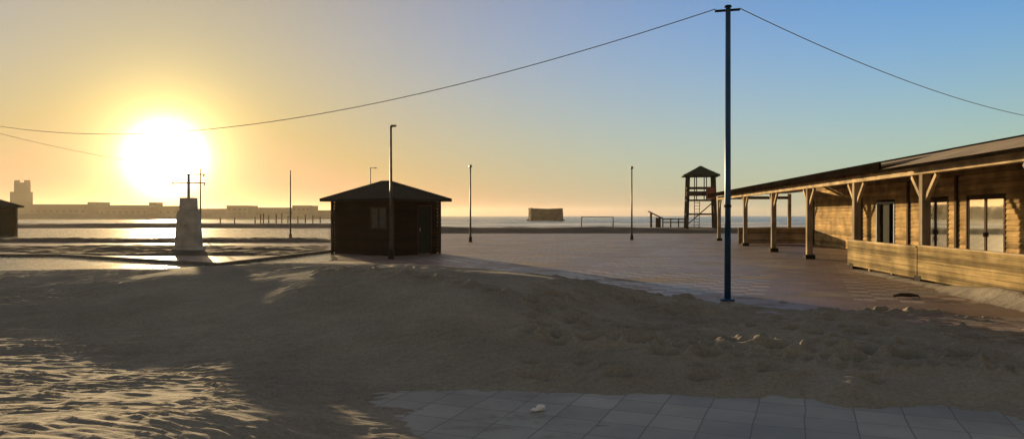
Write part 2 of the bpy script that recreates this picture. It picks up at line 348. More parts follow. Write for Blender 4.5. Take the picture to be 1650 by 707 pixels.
def rbf(X,Y):
    Z=W[n]+W[n+1]*X+W[n+2]*Y
    for i in range(n): Z=Z+W[i]*phi(np.hypot(X-cp[i,0],Y-cp[i,1]))
    return Z
def dune(X,Y):
    # coarse RBF then bilinear
    gx=np.arange(-24,24.01,.2); gy=np.arange(1,28.01,.2); GX,GY=np.meshgrid(gx,gy); GZ=rbf(GX,GY)
    ix=np.clip((X-gx[0])/.2,0,len(gx)-1.001); iy=np.clip((Y-gy[0])/.2,0,len(gy)-1.001); i0=ix.astype(int); j0=iy.astype(int); fx=ix-i0; fy=iy-j0
    Z=(GZ[j0,i0]*(1-fx)+GZ[j0,i0+1]*fx)*(1-fy)+(GZ[j0+1,i0]*(1-fx)+GZ[j0+1,i0+1]*fx)*fy
    # masks in plan: rippled flat to the left, trampled plateau to the right
    line=(Y-6.6)+(X+.4)*.78        # <0 = lower left flat
    m_r=1-sstep(-.4,1.6,line)
    m_t=sstep(-.5,2.5,X-.10*(Y-8))*sstep(6.0,7.2,Y+.25*X)
    Z=Z+fbm(X/1.7,Y/1.1,21)*.05*(.18+.82*np.maximum(m_r,m_t))
    # wind ripples, irregular
    wx=X+fbm(X/.9,Y/.9,31)*.5; wy=Y+fbm(X/.6,Y/.5,33,3)*.28-.12*X
    ph=wy/.14+fbm(X/1.3,Y/.8,35)*2.2
    rp=np.abs(np.sin(np.pi*ph)); rp=1-rp
    br=sstep(-.25,.25,fbm(wx/.35,wy/.6,37))
    Z=Z+m_r*(.021*rp*(.35+.65*br)+fbm(X/.22,Y/.09,41,3)*.019)
    Z=Z+(1-m_r)*.012*(.4+.6*(1-m_t))*np.sin(2*np.pi*(Y*.9-.35*X+fbm(X,Y,43)*.5)/.16)*sstep(-.25,.2,fbm(X/2,Y/2,47))
    Z=Z+m_t*(fbm(X/.42,Y/.36,51,4)*.06)
    # footprints
    r=np.random.default_rng(5); fp=[]
    for k in range(380):
        x=r.uniform(.2,13); y=r.uniform(6.9,14.5)-.25*max(x-1,0)*.6
        fp.append((x,y,r.uniform(.08,.17),r.uniform(.05,.13)))
    for trail in [((-3.2,12.4),(3.6,7.6)),((1.2,12.8),(5.6,7.2)),((.5,8.3),(9.5,7.0))]:
        (x0,y0),(x1,y1)=trail; L=math.hypot(x1-x0,y1-y0); k=int(L/.33)
        for i in range(k):
            t=i/k; s=.1*(1 if i%2 else -1); fp.append((x0+(x1-x0)*t+s*(y1-y0)/L+r.normal()*.04,y0+(y1-y0)*t-s*(x1-x0)/L,.14,.13))
    for i in range(34): fp.append((1.0+i*.16,8.1-i*.04,.06,.07)); fp.append((1.06+i*.16,7.85-i*.04,.06,.06))
    x0g=X[0,0]; y0g=Y[0,0]; dx=X[0,1]-x0g; dy=Y[1,0]-y0g
    for fx_,fy_,rad,dep in fp:
        a=int((fx_-3*rad-x0g)/dx); b=int((fx_+3*rad-x0g)/dx); c=int((fy_-3*rad-y0g)/dy); d=int((fy_+3*rad-y0g)/dy)
        if a<0 or c<0 or b>=X.shape[1] or d>=X.shape[0]: continue
        xx=X[c:d,a:b]-fx_; yy=Y[c:d,a:b]-fy_; q=(xx*xx*.7+yy*yy*1.5)/rad**2
        Z[c:d,a:b]+= -dep*np.exp(-q*1.6)+dep*.45*np.exp(-(np.sqrt(q)-1.25)**2*5)
    return Z
st=.032
xs=np.arange(-17,15.5,st); ys=np.arange(2.6,20.5,st); X,Y=np.meshgrid(xs,ys); Z=dune(X,Y)
struct(gridmesh('dune',X,Y,Z,M['sand'],keep=Z>-.03))

# raised sand beds to the left with kerbs
def inside(X,Y,poly):
    d=np.full(X.shape,1e9)
    for i in range(len(poly)):
        a=poly[i]; b=poly[(i+1)%len(poly)]; ex=b[0]-a[0]; ey=b[1]-a[1]; l=math.hypot(ex,ey)
        d=np.minimum(d,((X-a[0])*(-ey)+(Y-a[1])*ex)/l)
    return d
def bed(polypx, h, name, seed):
    poly=[P(a,b)[:2] for a,b in polypx]
    ar=sum(poly[i][0]*poly[(i+1)%len(poly)][1]-poly[(i+1)%len(poly)][0]*poly[i][1] for i in range(len(poly)))
    if ar<0: poly=poly[::-1]
    xs=np.arange(min(p[0] for p in poly)-1,max(p[0] for p in poly)+1,.14); ys=np.arange(min(p[1] for p in poly)-1,max(p[1] for p in poly)+1,.14)
    X,Y=np.meshgrid(xs,ys); d=inside(X,Y,poly)
    Z=h*sstep(-.1,1.4,d)+fbm(X/3,Y/1.6,seed)*.16*sstep(0,3,d)+fbm(X/.5,Y/.4,seed+5,3)*.05*sstep(-.1,.5,d)-.05
    Z=np.where(d<-.05,-.2,Z); struct(gridmesh(name,X,Y,Z,M['bed'],keep=Z>-.08))
    return poly
b1=bed([(-260,413),(98,413),(350,428),(545,405),(545,396),(-260,396)],.13,'sand_bed',61)
b2=bed([(-560,391),(545,391),(545,386.5),(-560,386.5)],.22,'sand_bed',71)
k=MB()
def kerb(a,b):
    k.bar((*P(*a)[:2],.055),(*P(*b)[:2],.055),.14,.12)
kerb((-260,413.6),(98,413.6)); kerb((98,413.6),(350,429)); kerb((350,429),(533,406.5))
struct(k.build('kerb',M['kerb'],bevel=.01))

# ------------------------------------------------------------ terrace building (timber)
A=R(6.4)
B=empty('beach_bar',(7.94,0,0),-A,'long single storey timber beach bar with a covered post and beam terrace, right side','beach bar')
PU=[3.3,8.1,12.9,17.7,22.3,27.2,32.6,38.7,46.8]; WV=3.97; WE=40.4; U0=2.0
for i,u in enumerate(PU):
    w=.20
    p=MB().span((-w/2,u-w/2,.16),(w/2,u+w/2,2.585)).build('post',M['post'],B,bevel=.012)
    f=MB().span((-.17,u-.17,0),(.17,u+.17,.155)); f.build('foot',M['foot'],p)
    for s in (-1,1):
        if (i==len(PU)-1 and s==1): continue
        MB().bar((0,u+s*.09,1.98),(0,u+s*.66,2.56),.085,.10).build('brace',M['beam'],p)
BE=47.3
MB().span((-.09,U0,2.59),(.09,BE,2.79)).build('beam',M['beam'],B,bevel=.01)
# wall with openings: boards as real laps
ops=[(29.6,31.5,2.15),(25.2,27.15,2.2),(21.75,24.0,2.24)]
def boards(mb,u0,u1,z0,z1,v,h=.16):
    z=z0
    while z<z1-.01:
        zt=min(z+h-.012,z1)
        o=len(mb.v); t=.045
        # slightly tilted lap
        for (vv,uu,zz) in ((v-t,u0,z),(v-t,u1,z),(v-t*.55,u1,zt),(v-t*.55,u0,zt),(v+.02,u0,z),(v+.02,u1,z),(v+.02,u1,zt),(v+.02,u0,zt)): mb.v.append(Vector((vv,uu,zz)))
        for q in ((0,1,2,3),(4,7,6,5),(0,4,5,1),(3,2,6,7),(0,3,7,4),(1,5,6,2)): mb.f.append([o+i_ for i_ in q])
        z+=h
mb=MB(); segs=[(U0,21.75),(24.0,25.2),(27.15,29.6),(31.5,WE)]
for a,b_ in segs: boards(mb,a,b_,.04,2.24,WV)
boards(mb,U0,WE,2.25,3.40,WV)
for a,b_ in segs: mb.span((WV+.022,a+.001,.0),(WV+.14,b_-.001,2.24))
mb.span((WV+.022,U0,2.243),(WV+.14,WE,3.42))
mb.build('wall',M['wall'],B)
# end wall and back wall
MB().span((WV+.145,WE-.14,0),(9.3,WE,3.15)).span((9.16,U0,0),(9.3,WE-.145,3.1)).build('rear_wall',M['wall'],B)
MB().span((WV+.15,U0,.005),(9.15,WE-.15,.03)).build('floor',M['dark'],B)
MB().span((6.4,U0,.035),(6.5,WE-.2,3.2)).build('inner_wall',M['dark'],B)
# corner posts on wall
for u in (U0+.1,20.2,24.6,28.3,33.2,WE-.08):
    MB().span((WV-.10,u-.07,0),(WV-.046,u+.07,2.9)).build('wall_batten',M['dframe'],B)
# doors
def glazed(u0,u1,top,n,ajar=None):
    d=MB(); t=.07
    d.span((WV-.05,u0,0),(WV+.05,u0+t,top)).span((WV-.05,u1-t,0),(WV+.05,u1,top)).span((WV-.05,u0+t,top-t),(WV+.05,u1-t,top)).span((WV-.05,u0+t,0),(WV+.05,u1-t,.09))
    o=d.build('glazed_door',M['dframe'],B)
    w=(u1-u0-2*t)/n
    for i in range(n):
        a=u0+t+i*w; b_=a+w
        fr=MB(); s=.06
        fr.span((WV-.03,a+.004,.095),(WV+.02,a+s,top-t-.004)).span((WV-.03,b_-s,.095),(WV+.02,b_-.004,top-t-.004)).span((WV-.03,a+s,.095),(WV+.02,b_-s,.28)).span((WV-.03,a+s,top-t-.08),(WV+.02,b_-s,top-t-.004))
        fr.build('leaf_frame',M['dframe'],o)
        MB().span((WV-.012,a+s+.001,.281),(WV-.004,b_-s-.001,top-t-.081)).build('pane',M['glass'],o)
        MB().box((WV-.055,b_-s/2 if i==0 else a+s/2,1.02),(.04,.025,.14)).build('handle',M['foot'],o)
glazed(25.2,27.15,2.2,2); glazed(21.75,24.0,2.24,2)
d=MB(); u0,u1,top=29.6,31.5,2.15
d.span((WV-.06,u0,0),(WV+.06,u0+.10,top)).span((WV-.06,u1-.10,0),(WV+.06,u1,top)).span((WV-.06,u0+.1,top-.08),(WV+.06,u1-.1,top))
dd=d.build('doorway',M['frame'],B); 
MB().span((WV+.10,u1-.98,.035),(WV+.14,u1-.105,top-.085)).build('door_leaf',M['greendoor'],dd)
# rafters
for i in range(38):
    u=4+i*1.0
    e=WV-.06 if u<WE else 4.2
    if u>41.2: continue
    MB().bar((.0 if u<19 else -.4,u,2.80 if u<19 else 2.775),(e,u,3.60),.07,.12).build('rafter',M['rafter'],B)
# roof: low pitched plane
def slab(poly,u0,u1,t,m_):   # poly: list of (v,z) along the pitch
    q=MB()
    for (a_,za),(b_,zb_) in zip(poly[:-1],poly[1:]):
        q.frustum([(a_,u0,za-t),(b_,u0,zb_-t),(b_,u1,zb_-t),(a_,u1,za-t)],[(a_,u0,za),(b_,u0,zb_),(b_,u1,zb_),(a_,u1,za)])
    return q.build('roof',m_,B)
slab([(-.56,2.785),(1.2,3.28),(4.95,3.96)],U0,18.88,.05,M['roof'])
slab([(-.55,2.90),(4.95,3.96)],18.885,41.2,.05,M['roof'])
MB().frustum([(4.953,U0,3.9),(10.0,U0,2.95),(10.0,41.2,2.95),(4.953,41.2,3.9)],[(4.953,U0,3.965),(10.0,U0,3.0),(10.0,41.2,3.0),(4.953,41.2,3.965)]).build('roof',M['roof'],B)
MB().frustum([(-.55,41.21,2.86),(4.4,41.21,3.0),(4.4,47.6,3.0),(-.55,47.6,2.86)],[(-.55,41.21,2.92),(4.4,41.21,3.06),(4.4,47.6,3.06),(-.55,47.6,2.92)]).build('roof',M['roof'],B)
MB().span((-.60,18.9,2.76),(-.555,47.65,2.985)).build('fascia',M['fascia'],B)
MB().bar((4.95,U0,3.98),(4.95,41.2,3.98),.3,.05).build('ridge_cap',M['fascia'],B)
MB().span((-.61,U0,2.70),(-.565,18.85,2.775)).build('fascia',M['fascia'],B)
# far end support and beam
MB().span((4.2,46.7,0),(4.4,46.9,2.95)).build('post',M['post'],B,bevel=.012)
MB().span((.1,46.72,2.62),(4.2,46.88,2.8)).build('cross_beam',M['rafter'],B)
# ------------------------------------------------------------ low board fences
def fence(name,a,b,h,label,nposts,zb=.09):
    L=math.hypot(b[0]-a[0],b[1]-a[1]); rz=math.atan2(b[1]-a[1],b[0]-a[0])-math.pi/2
    e=empty(name,(a[0],a[1],0),rz,label,'fence','low timber board fences of the terrace')
    m_=MB(); z=zb; 
    while z<h-.03:
        zt=min(z+.127,h); m_.span((-.02,0,z),(.02,L,zt)); z+=.135
    m_.build('boarding',M['fence'],e)
    MB().span((-.05,0,h+.003),(.05,L,h+.035)).build('top_rail',M['beam'],e)
    MB().span((.023,.05,.0),(.05,L-.05,.0+.2)).build('kick_board',M['foot'],e) if False else None
    for i in range(nposts):
        u=.06+(L-.12)*i/(nposts-1); MB().span((.025,u-.045,0),(.105,u+.045,h-.003)).build('post',M['post'],e)
    return e
def BW(v,u): return (7.94+v*math.cos(A)+u*math.sin(A), -v*math.sin(A)+u*math.cos(A))
fence('board_fence',BW(-.14,17.75),BW(-.14,22.6),.83,'sunlit low board fence between the two nearest terrace posts and its free end',4)
fence('board_fence',BW(-.14,3.4),BW(-.14,17.7),.86,'sunlit low board fence with sand piled at its foot, running out of the right edge',7)
fence('board_fence',BW(.15,41.5),BW(4.2,41.5),.88,'dark backlit low board fence closing the far end of the covered terrace',3,zb=.02)

# drift of sand at fence foot
xs=np.arange(6.8,13,.05); ys=np.arange(2,23,.05); X,Y=np.meshgrid(xs,ys)
v=(X-7.94)*math.cos(A)-Y*math.sin(A); u=(X-7.94)*math.sin(A)+Y*math.cos(A)
Z=.17*np.exp(-((v+.28)/.42)**2)*(1-sstep(13.6,16.8,u))+.085*np.exp(-((v+.22)/.28)**2)*(1-sstep(20,22.6,u))+fbm(X/.4,Y/.4,81,3)*.03-.035
struct(gridmesh('sand_drift',X,Y,Z,M['sand'],keep=(Z>-.02)&(v<-.1)))

# ------------------------------------------------------------ kiosk hut
def hut(loc,rz,label):
    e=empty('wooden_kiosk',loc,rz,label,'kiosk','dark wooden kiosks on the plaza')
    a,b=3.5,2.6; wh=2.2      # local: corner at origin; x along the window side (+x to the left in view), y along the door side
    hw=MB()
    def wallb(x0,y0,x1,y1):
        z=.06
        while z<wh:
            hw.span((x0,y0,z),(x1,y1,min(z+.128,wh))); z+=.14
    # window side: plane y=0, opening x 0.35..1.25
    wx0,wx1,wz0,wz1=.30,1.25,1.05,1.95
    z=.06
    while z<wh:
        zt=min(z+.128,wh)
        if zt>wz0 and z<wz1: hw.span((.0,-.02,z),(wx0,.04,zt)).span((wx1,-.02,z),(a,.04,zt))
        else: hw.span((0,-.02,z),(a,.04,zt))
        z+=.14
    hw.span((0,.042,.0),(wx0,.08,wh)).span((wx1,.042,0),(a,.08,wh)).span((wx0+.001,.042,0),(wx1-.001,.08,wz0)).span((wx0+.001,.042,wz1),(wx1-.001,.08,wh))
    # door side: plane x=0, door y 1.35..2.2
    dy0,dy1,dz=1.35,2.2,2.02
    z=.06
    while z<wh:
        zt=min(z+.128,wh)
        if z<dz-.02: hw.span((-.02,.08,z),(.04,dy0,zt)).span((-.02,dy1,z),(.04,b,zt))
        else: hw.span((-.02,.08,z),(.04,b,zt))
        z+=.14
    hw.span((.042,.083,0),(.08,dy0,wh)).span((.042,dy1,0),(.08,b,wh)).span((.042,dy0+.001,dz),(.08,dy1-.001,wh))
    wallb(a-.04,.08,a+.02,b); wallb(.09,b-.04,a-.05,b+.02)
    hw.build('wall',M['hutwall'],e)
    for (x,y) in ((-.05,-.05),(a+.05,-.05),(-.05,b+.05),(a+.05,b+.05)):
        MB().box((x,y,wh/2),(.1,.1,wh)).build('corner_post',M['dframe'],e)
    MB().span((.1,.1,0),(a-.1,b-.1,.08)).build('floor',M['kerb'],e)
    w=MB(); t=.06
    w.span((wx0,-.04,wz0),(wx0+t,.05,wz1)).span((wx1-t,-.04,wz0),(wx1,.05,wz1)).span((wx0+t,-.04,wz0),(wx1-t,.05,wz0+t)).span((wx0+t,-.04,wz1-t),(wx1-t,.05,wz1)).span(((wx0+wx1)/2-.03,-.03,wz0+t),((wx0+wx1)/2+.03,.04,wz1-t))
    wo=w.build('window',M['dframe'],e)
    for q in (0,1):
        x0=wx0+t+.001 if q==0 else (wx0+wx1)/2+.031; x1=(wx0+wx1)/2-.031 if q==0 else wx1-t-.001
        MB().span((x0,-.01,wz0+t+.001),(x1,.01,wz1-t-.001)).build('shutter',M['shutter'],wo)
    do=MB().span((-.005,dy0+.04,.06),(.035,dy1-.04,dz-.04)).build('door',M['greendoor'],e)
    f=MB(); f.span((-.04,dy0,.0),(.05,dy0+.038,dz)).span((-.04,dy1-.038,.0),(.05,dy1,dz)).span((-.04,dy0+.039,dz-.038),(.05,dy1-.039,dz)); f.build('door_frame',M['dframe'],do)
    MB().box((-.04,dy0+.14,1.02),(.05,.03,.14)).build('handle',M['pipe'],do)
    ov=.42; c=(a/2,b/2)
    ro=MB(); base=[(-ov,-ov,wh-.02),(a+ov,-ov,wh-.02),(a+ov,b+ov,wh-.02),(-ov,b+ov,wh-.02)]; rl=.25
    top=[(c[0]-rl,c[1],3.02),(c[0]+rl,c[1],3.02)]
    b2_=[(x,y,z+.08) for x,y,z in base]
    ro.face(base[::-1])
    for i in range(4): j=(i+1)%4; ro.face([base[i],base[j],b2_[j],b2_[i]])
    ro.face([b2_[0],b2_[1],top[1],top[0]]); ro.face([b2_[1],b2_[2],top[1]]); ro.face([b2_[2],b2_[3],top[0],top[1]]); ro.face([b2_[3],b2_[0],top[0]])
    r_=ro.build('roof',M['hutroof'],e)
    hp=MB()
    for p_,q_ in ((b2_[0],top[0]),(b2_[1],top[1]),(b2_[2],top[1]),(b2_[3],top[0]),(top[0],top[1])): hp.bar((p_[0],p_[1],p_[2]+.02),(q_[0],q_[1],q_[2]+.02),.12,.04)
    hp.build('hip_cap',M['hutroof'],r_)
    return e
# local x axis must point left-and-back (-.8,.6): mirrored frame, so use y mirrored via rotation: x->(-.8,.6), y->(.6,.8) is left-handed; scale y by -1 on points instead
kio=hut((0,0,0),0,'dark timber kiosk with a low hipped roof and shuttered window, behind the tall thin post')
# make the frame right-handed: mirror all kiosk meshes in x
for o in list(COL.objects):
    r=o
    while r.parent: r=r.parent
    if r is kio and o.type=='MESH':
        for v_ in o.data.vertices: v_.co.x=-v_.co.x
        o.data.flip_normals()
# now local -x points along window side. want -x -> (-.8,.6)  => x->(.8,-.6), y->(.6,.8): rotation -36.87deg
kio.location=(-4.68,28.7,0); kio.rotation_euler=(0,0,math.atan2(-.6,.8))
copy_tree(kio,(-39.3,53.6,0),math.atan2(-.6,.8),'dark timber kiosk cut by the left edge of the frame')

# ------------------------------------------------------------ poles and cables
BP=(4.05,13.75); PT=zat(10,13.75)
e=empty('cable_pole',(BP[0],BP[1],0),0,'tall blue painted steel pole in the foreground carrying the overhead cables','pole')
MB().tube([(0,0,-.1),(0,0,2.2),(0,0,PT-.03)],[.060,.055,.047],20).build('shaft',M['bluepole'],e,smooth=True)
MB().tube([(0,0,PT-.03),(0,0,PT)],[.07,.06],16).build('cap',M['foot'],e)
MB().bar((-.24,.02,PT-.10),(.22,-.01,PT-.075),.035,.04).build('cable_arm',M['foot'],e)
MB().tube([(0,0,1.75),(0,0,1.8)],.068,16).build('clamp',M['foot'],e)
MB().tube([(0,0,0),(0,0,.04)],.13,16).build('base_plate',M['bluepole'],e)
LP=(-22.0,28.0); RP=(26.0,30.0)
def lamppost(px,d,top,head,label,loc=None):
    x,y=loc if loc else ((px-825)/F*d,d)
    zt=zat(top,d) if top else 5.5
    e=empty('lamp_post',(x,y,0),0,label,'lamp post','thin posts standing around the plaza')
    MB().tube([(0,0,0),(0,0,zt*.5),(0,0,zt)],[.062,.05,.038],10).build('pole',M['pole'],e,smooth=True)
    MB().tube([(0,0,0),(0,0,.32)],[.11,.09],10).build('base',M['foot'],e)
    if head=='arm':
        MB().tube([(0,0,zt-.06),(.2,0,zt-.02),(.36,0,zt-.03)],.02,6).build('arm',M['pole'],e)
        MB().box((.40,0,zt-.045),(.26,.13,.07)).build('lamp_head',M['lamp'],e,bevel=.015)
    elif head=='short':
        MB().tube([(0,0,zt-.05),(.12,0,zt-.02)],.02,6).build('arm',M['pole'],e)
        MB().box((.10,0,zt-.0),(.2,.12,.07)).build('lamp_head',M['lamp'],e,bevel=.015)
    elif head=='top':
        MB().tube([(0,0,zt-.02),(0,0,zt+.03),(0,0,zt+.13),(0,0,zt+.16)],[.05,.1,.1,.05],10).build('lamp_head',M['lamp'],e)
    return (x,y,zt)
lamppost(630,26.9,203,'short','thin lamp post standing right in front of the nearer dark kiosk')
lamppost(758,44,270,'top','thin lamp post just to the right of the nearer kiosk, with a small round head')
lamppost(1018,48,272,'top','thin lamp post alone in the middle of the plaza, left of the lookout tower')
lamppost(468,50.5,275,None,'bare thin post left of the nearer kiosk, by the sand beds')
lamppost(597,62,270,'arm','lamp post with an arm showing above the roof of the nearer kiosk')
sp=lamppost(323,52,272,None,'hazy thin post just right of the shower column')
lamppost(0,28,None,None,'cable post beyond the left edge of the frame',loc=LP)
lamppost(0,30,None,None,'cable post hidden behind the beach bar',loc=RP)
def cable(a,b,sag,r,label):
    pts=[]
    for i in range(41):
        s=i/40; pts.append((a[0]+(b[0]-a[0])*s,a[1]+(b[1]-a[1])*s,a[2]+(b[2]-a[2])*s-4*s*(1-s)*sag))
    tag(MB().tube(pts,r,6).build('overhead_cable',M['cable'],smooth=True),label,'cable','overhead cables')
cable((BP[0]-.23,BP[1]+.02,PT-.06),(LP[0],LP[1],5.5),1.47,.009,'long sagging cable from the blue pole top across the sky to the left edge')
cable((BP[0]+.21,BP[1]-.01,PT-.05),(RP[0],RP[1],5.5),.88,.009,'cable sloping down from the blue pole top above the beach bar to the right edge')
cable((LP[0],LP[1],5.35),sp,.35,.008,'faint short cable running down into the sun glare at the left')

# ------------------------------------------------------------ shower column
x,y,_=G(304,32.5)
e=empty('beach_shower',(x,y,.06),R(8),'pale concrete shower column with pipe arms on top, in the sun glare','beach shower')
MB().frustum([(-.60,-.56,0),(.60,-.56,0),(.60,.56,0),(-.60,.56,0)],[(-.52,-.48,.16),(.52,-.48,.16),(.52,.48,.16),(-.52,.48,.16)]).build('plinth',M['concrete'],e,bevel=.02)
MB().frustum([(-.50,-.44,.162),(.50,-.44,.162),(.50,.44,.162),(-.50,.44,.162)],[(-.40,-.34,1.75),(.40,-.34,1.75),(.40,.34,1.75),(-.40,.34,1.75)]).build('lower_block',M['concrete'],e,bevel=.03)
MB().frustum([(-.33,-.29,1.752),(.33,-.29,1.752),(.33,.29,1.752),(-.33,.29,1.752)],[(-.31,-.27,2.32),(.31,-.27,2.32),(.31,.27,2.32),(-.31,.27,2.32)]).build('upper_block',M['concrete'],e,bevel=.03)
MB().tube([(0,0,2.32),(0,0,3.34)],.065,12).build('riser_pipe',M['pipe'],e)
for z,l in ((2.98,.72),(3.36,.70)):
    a_=MB().tube([(-l,0,z),(l,0,z)],.026,8).build('arm_pipe',M['pipe'],e)
    for s in (-1,1): MB().tube([(s*l*.92,0,z-.01),(s*l*.92,0,z-.07),(s*l*.92,0,z-.11)],[.02,.03,.055],10).build('shower_head',M['pipe'],a_)
MB().box((.0,-.45,1.1),(.1,.04,.1)).build('push_valve',M['pipe'],e)

# ------------------------------------------------------------ lookout tower
d=72; x=(1128.5-825)/F*d
e=empty('lookout_tower',(x,d,0),-R(9),'tall wooden lifeguard lookout tower with a pitched roof on the beach','lookout tower')
gz=.2
def legp(sx,sy,z,t=.14):
    k=1.32-(z-3.0)*.045 if z>3 else 1.32+(3.0-z)*.02
    return (sx*k,sy*k*.85,z)
for sx in (-1,1):
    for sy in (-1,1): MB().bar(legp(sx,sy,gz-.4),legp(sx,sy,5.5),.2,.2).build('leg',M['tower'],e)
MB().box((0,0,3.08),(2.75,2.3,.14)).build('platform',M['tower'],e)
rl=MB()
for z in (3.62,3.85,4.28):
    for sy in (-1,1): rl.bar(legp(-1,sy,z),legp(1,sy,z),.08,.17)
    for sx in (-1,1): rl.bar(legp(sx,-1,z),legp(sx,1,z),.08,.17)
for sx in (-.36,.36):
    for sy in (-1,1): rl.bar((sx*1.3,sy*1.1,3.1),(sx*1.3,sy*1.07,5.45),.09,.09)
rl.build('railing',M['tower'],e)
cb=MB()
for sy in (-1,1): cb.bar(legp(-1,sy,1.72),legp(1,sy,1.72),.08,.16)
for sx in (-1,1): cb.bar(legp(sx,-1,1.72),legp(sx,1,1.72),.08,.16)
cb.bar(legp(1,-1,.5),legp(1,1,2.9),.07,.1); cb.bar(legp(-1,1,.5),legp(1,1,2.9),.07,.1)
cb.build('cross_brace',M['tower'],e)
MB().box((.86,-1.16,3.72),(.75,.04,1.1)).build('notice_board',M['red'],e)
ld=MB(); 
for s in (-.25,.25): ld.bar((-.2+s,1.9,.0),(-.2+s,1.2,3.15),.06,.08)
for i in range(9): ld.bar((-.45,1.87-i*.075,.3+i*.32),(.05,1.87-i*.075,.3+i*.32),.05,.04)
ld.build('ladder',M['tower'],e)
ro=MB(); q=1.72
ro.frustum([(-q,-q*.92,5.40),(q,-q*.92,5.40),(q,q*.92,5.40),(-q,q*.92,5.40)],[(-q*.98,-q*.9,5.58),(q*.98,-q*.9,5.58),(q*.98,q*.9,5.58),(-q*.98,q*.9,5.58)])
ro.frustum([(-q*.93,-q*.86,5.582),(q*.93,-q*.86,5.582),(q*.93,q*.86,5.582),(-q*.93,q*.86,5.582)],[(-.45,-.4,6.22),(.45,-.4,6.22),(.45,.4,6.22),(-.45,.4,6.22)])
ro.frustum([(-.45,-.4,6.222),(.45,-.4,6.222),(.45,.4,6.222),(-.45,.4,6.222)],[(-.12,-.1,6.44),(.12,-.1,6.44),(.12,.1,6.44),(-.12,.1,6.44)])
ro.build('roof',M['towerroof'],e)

# ------------------------------------------------------------ goal
d=104; x0=(937-825)/F*d; x1=(988-825)/F*d; zg=-.9
e=empty('beach_goal',((x0+x1)/2,d,zg),0,'small dark beach football goal frame standing before the surf','goal')
w=(x1-x0)/2; ht=1.38-zg
for s in (-1,1): MB().tube([(s*w,0,-.1),(s*w,0,ht)],.075,8).build('goal_post',M['goal'],e)
MB().tube([(-w,0,ht),(w,0,ht)],.045,8).build('crossbar',M['goal'],e)
for s in (-1,1): MB().tube([(s*w,0,ht),(s*w,1.1,0)],.04,6).build('back_stay',M['goal'],e)
# timber frame and rail near the tower
d=80; xa=(1049-825)/F*d; xb=(1063-825)/F*d; 
e=empty('timber_shelter',((xa+xb)/2,d,.1),0,'small timber frame with a slanting board left of the lookout tower','shelter')
w=(xb-xa)/2
for s,hh_ in ((-1,1.75),(1,1.3)): MB().box((s*w,0,hh_/2-.1),(.2,.2,hh_+.2)).build('post',M['tower'],e)
MB().bar((-w-.3,0,1.95),(w+.35,0,1.15),.5,.1).build('slanting_board',M['tower'],e)
MB().box((w*.6,.0,.7),(.5,.12,1.1)).build('panel',M['tower'],e)
xa=(1068-825)/F*d; xb=(1106-825)/F*d
e=empty('rail_fence',(xa,d,.1),0,'low timber rail fence between the small timber frame and the lookout tower','fence')
for i in range(4): MB().box(((xb-xa)*i/3,0,.55),(.12,.12,1.3)).build('post',M['tower'],e)
for z in (.75,1.1): MB().span((-.1,-.08,z-.06),(xb-xa+.1,-.065,z+.06)).build('rail',M['tower'],e)
# beach posts left
posts=[(355,.9),(420,1.35),(424.5,1.45),(445,1.4),(454,1.5),(433,1.2),(480,1.1),(504,1.2),(516,1.0),(411,1.0),(464,1.1),(492,1.3),(378,.9)]
pm=None
for i,(px,hh_) in enumerate(posts):
    d=98+(i%3)*2; x=(px-825)/F*d
    lab='short dark wooden post standing on the far beach left of the nearer kiosk'
    if pm is None:
        pm=MB().tube([(0,0,-.5),(0,0,1.0),(0,0,1.04)],[.085,.075,.05],8).build('beach_post',M['tower']); o=pm
    else: o=pm.copy(); COL.objects.link(o)
    o.location=(x,d,.35); o.scale=(1,1,hh_); tag(o,lab,'post','short wooden posts on the far beach')

# ------------------------------------------------------------ sea fort and harbour
d=385; x=(879-825)/F*d; ww=(905-853)/F*d
e=empty('sea_fort',(x,d,-1.2),R(6),'squat flat topped dark stone ruin standing in the surf','ruined fort')
h0=zat(336,d)+1.2
fm=MB(); n_=14
# irregular eroded walls: frustum rings
pr=random.Random(4); rings=[]
for k_ in range(6):
    t=k_/5; z=h0*t-.6*(k_==0); ring=[]
    for i in range(28):
        s=i/28*4; side=int(s); f_=s-side; a_=ww/2*(1.02-.03*t); b_=5.5
        p_=[(-a_+2*a_*f_,-b_),(a_,-b_+2*b_*f_),(a_-2*a_*f_,b_),(-a_,b_-2*b_*f_)][side]
        j=.28 if k_<5 else .15; ring.append((p_[0]+pr.uniform(-j,j),p_[1]+pr.uniform(-j,j),z+(pr.uniform(-.35,.12) if k_==5 else pr.uniform(-.1,.1))))
    rings.append(ring)
for k_ in range(5):
    for i in range(28):
        j=(i+1)%28; fm.face([rings[k_][i],rings[k_][j],rings[k_+1][j],rings[k_+1][i]])
fm.face(rings[5]); fm.build('wall',M['stone'],e)
MB().box((-ww*.47,0,h0-.1),(1.2,10.5,.75)).box((ww*.44,0,h0-.15),(1.6,10.4,.55)).build('parapet',M['stone'],e)
for xx in (-3,2.5): MB().box((xx,-5.6,h0*.55),(1.1,.5,1.6)).build('embrasure',M['dark'],e)
rk=MB()
for i in range(26):
    a_=pr.uniform(0,6.28); s=pr.uniform(.5,1.3); c_=Vector((math.cos(a_)*ww*.55,math.sin(a_)*6.5,.1))
    rk.box(c_,(s*1.6,s*1.3,s),Matrix.Rotation(pr.uniform(0,3),3,'Z')@Matrix.Rotation(pr.uniform(-.5,.5),3,'X'))
rk.build('rubble',M['stone'],e)

